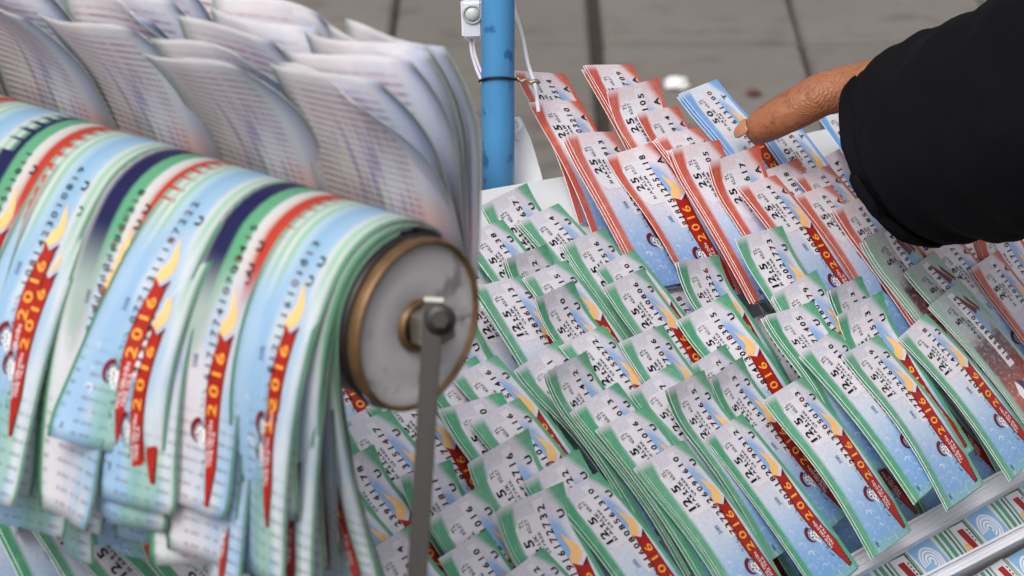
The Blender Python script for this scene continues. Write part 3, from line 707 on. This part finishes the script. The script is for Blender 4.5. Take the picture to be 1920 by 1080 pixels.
def flap(x_right, psi0, wrap, kap, Lf, rad, twist=0, seed=0, label='', kap2=0.0, FW=FW, prints=False, half=0, skew=0.0, target=None):
    """sheet pinned to the roller at angle psi0, lying on it for `wrap`, then flying free; X = drum axis"""
    n = 34; ds = Lf / n; psi = psi0; h = psi0; y = math.sin(psi0) * rad; z = math.cos(psi0) * rad   # y towards Q
    path = [(y, z, h)]; s = 0
    for i in range(n):
        on = s < wrap
        h += ds * (1 / rad if on else (kap + kap2 * (s - wrap) / Lf if target is None else kap * (target - h) + kap2 * math.sin((s - wrap) / Lf * 9 + seed)))
        y += math.cos(h - (ds / rad / 2 if on else 0)) * ds; z += -math.sin(h - (ds / rad / 2 if on else 0)) * ds; s += ds
        path.append((y, z, h))
    m_ = 8; vs = []; uv = []; fs = []; mi = []; T = .00014
    rn = random.Random(seed)
    ph = rn.uniform(0, 6); amp = rn.uniform(.001, .0045)
    for side in (1, 0):
        for i, (yy_, zz_, hh) in enumerate(path):
            ny, nz_ = math.sin(hh), math.cos(hh)
            fr_ = max(0, (i * ds - wrap) / (Lf - wrap + 1e-9))
            for j in range(m_ + 1):
                v = j / m_
                off = (T if side else 0) + fr_ ** 1.5 * (amp * math.sin(v * 4 + ph + fr_ * 3) + twist * (v - .5))
                # rounded free corners
                x = x_right - FW * (1 - v)
                x += skew * fr_ ** 1.4
                if FW > .05:
                    if fr_ > .6: x = x_right - FW + (x - x_right + FW) * (1 - .26 * ((fr_ - .6) / .4) ** 2.4)
                elif fr_ > .88: x = x_right - FW / 2 + (x - x_right + FW / 2) * (1 - .10 * ((fr_ - .88) / .12) ** 2)
                vs.append((x, -(yy_ + ny * off), zz_ + nz_ * off)); uv.append((i / n, v))
    o = (n + 1) * (m_ + 1); g = lambda i, j: i * (m_ + 1) + j
    for i in range(n):
        for j in range(m_):
            fs.append((g(i, j), g(i, j + 1), g(i + 1, j + 1), g(i + 1, j))); mi.append(0)
            fs.append((o + g(i, j), o + g(i + 1, j), o + g(i + 1, j + 1), o + g(i, j + 1))); mi.append(1)
    for i in range(n):
        for j in (0, m_): fs.append((g(i, j), g(i + 1, j), o + g(i + 1, j), o + g(i, j))); mi.append(2)
    for i in (0, n):
        for j in range(m_): fs.append((g(i, j), g(i, j + 1), o + g(i, j + 1), o + g(i, j))); mi.append(2)
    me = mesh('drum_ticket', vs, fs, [FF[half], FB, PAPER], mi, uv, smooth=True)
    ob = link('drum_ticket', me, None, DM); tag(ob, label, 'lottery ticket', 'tickets fluttering on the drum')
    if prints:
        def surf(x, y, d):
            q_ = min(max(x * 1.05 + .044, 0), Lf - 1e-4) / ds; i0 = int(q_); f = q_ - i0; a = path[i0]; b = path[i0 + 1]
            yy_ = a[0] + (b[0] - a[0]) * f; zz_ = a[1] + (b[1] - a[1]) * f; hh = a[2] + (b[2] - a[2]) * f; ny, nz_ = math.sin(hh), math.cos(hh)
            v = min(max((y * .80 + .0004) / FW, 0), 1); fr_ = max(0, (q_ * ds - wrap) / (Lf - wrap)); off = T + fr_ ** 1.5 * (amp * math.sin(v * 4 + ph + fr_ * 3) + twist * (v - .5)) + d * 1.6
            xx = x_right - FW * (1 - v) + skew * fr_ ** 1.4
            return (xx, -(yy_ + ny * off), zz_ + nz_ * off)
        for nm, P in ((('price_panel', PP[('green', '12,5')]),) if prints > 1 else ()) + (('artwork', AP['green']), ('ribbon', RP['green'])): link(nm, P.build(nm, surf), ob)
        P = Print(); P.text(serial(), 43.5 * mm, 19.0 * mm, 3.3 * mm, INK, .92, 2, .034 if prints > 1 else .0, pitch=3.05 * mm, ms=[INK, INK, INKR]); link('serial_number', P.build('serial_number', surf), ob)
    return ob
ORD = ['nearest the end disc', 'second from the end disc', 'third from the end disc', 'fourth from the end disc', 'fifth from the end disc', 'farthest from the end disc']
fr2 = random.Random(5)
NUM = ['first', 'second', 'third', 'fourth', 'fifth', 'sixth', 'seventh', 'eighth', 'ninth', 'tenth', 'eleventh']
for g_ in range(6):
    xr = -.0075 - g_ * PER
    rb = RD * .94
    # standing tickets, backs to the camera
    for k in range(6):
        psi0 = R(-118 + 4 * k + fr2.uniform(-3, 3)); flap(xr + .0065 + fr2.uniform(-.002, .002), psi0, rb * R(14 + fr2.uniform(-3, 3) + k * 1.5), fr2.uniform(-2.0, 3.0) + k * 1.1, .086 - .0025 * k, rb + .0004 * k, fr2.uniform(-.006, .006), g_ * 40 + k, f"white backed ticket standing up, {NUM[k]} of its fan, {ORD[g_]}", FW=.057)
    # hanging tickets with their coloured fronts outwards
    for half in (0, 1):
        for k in range(11):
            psi0 = R(-64 + 12.5 * k + fr2.uniform(-4, 4)); end = R(min(98, 48 + 5.5 * k + fr2.uniform(-10, 10)))
            if psi0 > end - .1: psi0 = end - .1
            flap(xr - (.0245 if half == 0 else 0) + fr2.uniform(-.003, .002), psi0, rb * (end - psi0), fr2.uniform(18, 42), (.145 + (.012 if g_ > 1 else 0) - .0035 * k + fr2.uniform(-.018, .006)), rb + .0048 - .0005 * k, fr2.uniform(-.016, .016), g_ * 80 + 20 + k + half * 40,
                 f"colourful ticket hanging down in the {'left' if half == 0 else 'right'} fan, {NUM[k]} sheet, {ORD[g_]}", kap2=fr2.uniform(-5, 5), target=R(86 + 2.2 * k + fr2.uniform(-16, 10)), prints=(2 if k >= 2 else 1), FW=.0285, half=half, skew=fr2.uniform(-.007, .007))

# ================================================================== PERSON: hand and sleeve
_s, _t = st(hit(1412, 252, .02)); _h = max(H[int((_s - S0) / G) + a_, int((_t - T0) / G) + b_] for a_ in (-2, 0, 2, 4) for b_ in (-3, 0, 3, 6, 9))
print('pile height at the fingertip', _h)
d_tip_ = (hit(1408, 256, _h + .005) - CAM).dot(F)
SKIN = MT('tanned_skin', .48, .4); p_ = SKIN.geo(); n1 = SKIN.noise(p_, 260, 4); n2 = SKIN.noise(p_, 45, 3); n3 = SKIN.noise(p_, 900, 2)
c = SKIN.mix(n2, rgb(134, 82, 54), rgb(164, 108, 74)); c = SKIN.mix(SKIN.math('MULTIPLY', SKIN.ss(n1, .5, .75), .6), c, rgb(112, 54, 34)); SKIN.col(c)
SKIN.b.inputs['Subsurface Weight'].default_value = .08; SKIN.b.inputs['Subsurface Scale'].default_value = .003
KN = at(1528, 172, d_tip_ - .030)
vd = SKIN.n('VectorMath'); vd.operation = 'DISTANCE'; SKIN.put(vd.inputs[0], p_); vd.inputs[1].default_value = KN
dk = vd.outputs['Value']; wob = SKIN.math('MULTIPLY', SKIN.noise(p_, 190, 3), .009)
kn = SKIN.math('MULTIPLY', SKIN.math('SINE', SKIN.math('MULTIPLY', SKIN.math('ADD', dk, wob), 3300)), SKIN.ss(dk, .0165, .0115))
SKIN.bump(SKIN.math('ADD', SKIN.math('ADD', n1, SKIN.math('MULTIPLY', n3, .5)), SKIN.math('MULTIPLY', kn, .20)), .55, .0008); SKIN = SKIN.m
d_tip = d_tip_
idx = [(1700, 150, -.020, 12.0), (1640, 158, -.016, 11.2), (1590, 166, -.013, 10.2), (1562, 172, -.012, 9.7), (1540, 178, -.012, 9.75), (1515, 191, -.012, 9.3), (1485, 207, -.011, 9.1), (1462, 219, -.010, 8.7), (1440, 231, -.008, 8.1), (1422, 241, -.006, 7.2), (1410, 248, -.005, 5.6), (1404, 251, -.0045, 3.4)]
pts = spline([at(x, y, d_tip + dz * 1.6) for x, y, dz, r_ in idx], 5); rads = []
for i in range(len(pts)):
    q_ = i / 5; a = int(min(q_, len(idx) - 2)); f_ = q_ - a; rads.append((idx[a][3] * (1 - f_) + idx[a + 1][3] * f_) * mm)
def groove(i, c0, w_, dpt): return dpt * math.exp(-((i - c0) / w_) ** 2)
for i in range(len(rads)):
    rads[i] -= sum(groove(i, c_, .6, .0007) for c_ in (18.5, 20.3, 22.1, 33.8)) * .45
body = bmesh.new()
def addtube(pts_, rads_, n=28):
    me = tube('t', pts_, rads_, SKIN, n); body.from_mesh(me); bpy.data.meshes.remove(me)
addtube(pts, rads)
def chain(c, n=5):
    p_ = spline([at(x, y, d_tip + dz) for x, y, dz, r_ in c], n); rr_ = []
    for i in range(len(p_)):
        q_ = i / n; a = int(min(q_, len(c) - 2)); f_ = q_ - a; rr_.append((c[a][3] * (1 - f_) + c[a + 1][3] * f_) * mm)
    addtube(p_, rr_)
chain([(1730, 170, -.030, 16), (1690, 200, -.028, 12), (1648, 250, -.024, 9.5), (1632, 285, -.014, 8.8), (1636, 310, .0, 7.5), (1648, 318, .006, 5)])      # middle finger, curled
chain([(1740, 200, -.036, 15), (1712, 250, -.036, 11), (1690, 300, -.034, 9), (1684, 330, -.022, 8.2), (1690, 345, -.008, 7), (1696, 350, .0, 5)])           # ring finger
chain([(1760, 230, -.042, 13), (1742, 290, -.044, 9.5), (1724, 335, -.042, 7.8), (1722, 356, -.030, 7), (1728, 364, -.020, 5)])        # little finger
chain([(1790, 200, -.020, 15), (1730, 215, -.004, 12.5), (1680, 240, .004, 10.5), (1650, 262, .004, 10), (1620, 284, .002, 8.5), (1610, 308, .002, 6)])          # thumb
chain([(1700, 165, -.026, 15), (1760, 175, -.032, 22), (1830, 190, -.044, 24), (1900, 195, -.058, 22), (2000, 180, -.080, 24), (2130, 120, -.110, 30)])   # palm and forearm
bme = bpy.data.meshes.new('body'); body.to_mesh(bme); body.free(); bme.materials.append(SKIN)
pm = at(1900, 195, d_tip - .05)
person = empty('person', Matrix.Translation(pm), 'person in a black sleeve pointing one finger at a blue lottery ticket', 'person')
bo_ = link('body', bme, person); bo_.matrix_world = Matrix.Identity(4)
rm = bo_.modifiers.new('r', 'REMESH'); rm.mode = 'VOXEL'; rm.voxel_size = .00055; rm.use_smooth_shade = True
smd = bo_.modifiers.new('s', 'SMOOTH'); smd.iterations = 3; smd.factor = .5
# nail
NAIL = plain('fingernail', rgb(176, 122, 90), .25, .5, .05, 300)
tipd = (pts[-1] - pts[-12]).normalized()
side = tipd.cross(-F).normalized()
upn = (-F * .80 + UP * .52 + RT * -.22); upn = (upn - tipd * upn.dot(tipd)).normalized(); side = tipd.cross(upn).normalized()
base = pts[-9]; vs = []; fs = []; nu, nv = 12, 9
for i in range(nu + 1):
    for j in range(nv + 1):
        a = (i / nu); b = (j / nv - .5) * 2
        wdt = .0043 * (1 - .35 * max(0, a - .75) / .25) * (1 - .25 * max(0, .2 - a) / .2)
        rr_ = .0069 - .0022 * a ** 2.0
        ang = b * wdt / .0070
        vs.append(base + tipd * (.0002 + a * .0080) + (upn * math.cos(ang) + side * math.sin(ang)) * (rr_ + .0003))
for i in range(nu):
    for j in range(nv): fs.append((i * (nv + 1) + j, i * (nv + 1) + j + 1, (i + 1) * (nv + 1) + j + 1, (i + 1) * (nv + 1) + j))
nme = mesh('fingernail', vs, fs, NAIL, smooth=True)
no = link('fingernail', nme, person); no.matrix_world = Matrix.Identity(4)
so_ = no.modifiers.new('s', 'SOLIDIFY'); so_.thickness = .0006; so_.offset = -1
# sleeve
CL = MT('black_wool', .85, .12); p_ = CL.geo(); n1 = CL.noise(p_, 1400, 2); n2 = CL.noise(p_, 30, 4)
CL.col(CL.mix(n2, rgb(6, 6, 9), rgb(14, 15, 20))); CL.bump(n1, .35, .0005); CL = CL.m
RG = [(1704, 290, .000, 174), (1716, 286, -.003, 178), (1750, 272, -.012, 192), (1800, 250, -.027, 206), (1870, 230, -.043, 214), (1940, 210, -.058, 224), (2050, 165, -.08, 236), (2200, 90, -.11, 250), (2380, 0, -.15, 262)]
d_cuff = d_tip - .030
cen = [at(x, y, d_cuff + dz) for x, y, dz, r_ in RG]
cs = spline(cen, 7); rs = []
for i in range(len(cs)):
    q_ = i / 7; a = int(min(q_, len(RG) - 2)); f_ = q_ - a; rs.append((RG[a][3] * (1 - f_) + RG[a + 1][3] * f_) / FPX * d_cuff * .97)
n = 96; vs = []; fs = []
for i, p in enumerate(cs):
    t = (cs[min(i + 3, len(cs) - 1)] - cs[max(i - 3, 0)]).normalized()
    x = UP.cross(t).normalized(); y = t.cross(x)
    for k in range(n):
        a = 2 * math.pi * k / n; d_ = x * math.cos(a) + y * math.sin(a)
        fold = .0048 * noise.noise(Vector((i * .16, math.cos(a) * 1.4, math.sin(a) * 1.4))) + .0012 * noise.noise(Vector((i * .5, math.cos(a) * 4, math.sin(a) * 4)))
        hem = .0009 if i < 5 else (-.0006 if i in (5, 6) else 0)
        vs.append(p + d_ * (rs[i] + fold * min(1, i / 4 + .3) + hem) + t * (-d_.dot(UP) * .0125 * math.exp(-i / 9)))
for i in range(len(cs) - 1):
    for k in range(n): fs.append((i * n + k, i * n + (k + 1) % n, (i + 1) * n + (k + 1) % n, (i + 1) * n + k))
sme = mesh('sleeve', vs, fs, CL, smooth=True); bm = bmesh.new(); bm.from_mesh(sme); bmesh.ops.recalc_face_normals(bm, faces=bm.faces); bm.to_mesh(sme); bm.free()
slv = link('sleeve', sme, person); slv.matrix_world = Matrix.Identity(4)
s3 = slv.modifiers.new('s', 'SOLIDIFY'); s3.thickness = .0028; s3.offset = -1
# parents keep world placement
bpy.context.view_layer.update()

# ------------------------------------------------------------------ which tickets the camera sees; labels by column
dg = bpy.context.evaluated_depsgraph_get(); dg.update()
seen = {}
def root_of(o):
    while o.parent: o = o.parent
    return o.name
for iy in range(150):
    for ix in range(266):
        px, py = (ix + .5) * 1920 / 266, (iy + .5) * 1080 / 150
        r_ = ray(px, py).normalized()
        ok, lc, nr, fi, ob, mt = scn.ray_cast(dg, CAM + r_ * .06, r_, distance=60)
        if ok: n_ = root_of(ob); seen[n_] = seen.get(n_, 0) + 1
def drop(o):
    for c_ in list(o.children): drop(c_)
    bpy.data.objects.remove(o)
OR = 'first second third fourth fifth sixth seventh eighth ninth tenth eleventh twelfth thirteenth fourteenth fifteenth sixteenth seventeenth eighteenth nineteenth twentieth twenty-first twenty-second twenty-third twenty-fourth twenty-fifth'.split()
kept = []
for rec in TICKETS:
    c_ = seen.get(rec[0].name, 0)
    if c_ == 0: drop(rec[0])
    else: kept.append(rec + (c_,))
cols = {}
for rec in kept: cols.setdefault(int((rec[2] - T0) / .034), []).append(rec)
for ci, key in enumerate(sorted(cols)):
    for ri, rec in enumerate(sorted(cols[key], key=lambda q: q[1])):
        o = rec[0]; cc = dict(green='green edged', red='red edged', blue='blue edged', maroon='brown and grey')[rec[6]]
        vis = 'almost hidden' if rec[7] < 14 else ('half covered' if rec[7] < 55 else 'well exposed')
        o['label'] = f"{vis} {cc} lottery ticket, {OR[ri]} from top in the {OR[ci]} column from left"
print('TICKETS', len(kept), 'of', len(TICKETS), 'max lift', max(r_[3] for r_ in TICKETS))
for o in [o for o in bpy.data.objects if o.name.startswith('drum_ticket') and not o.parent]:
    if seen.get(o.name, 0) == 0 and 'seed' not in o: drop(o)
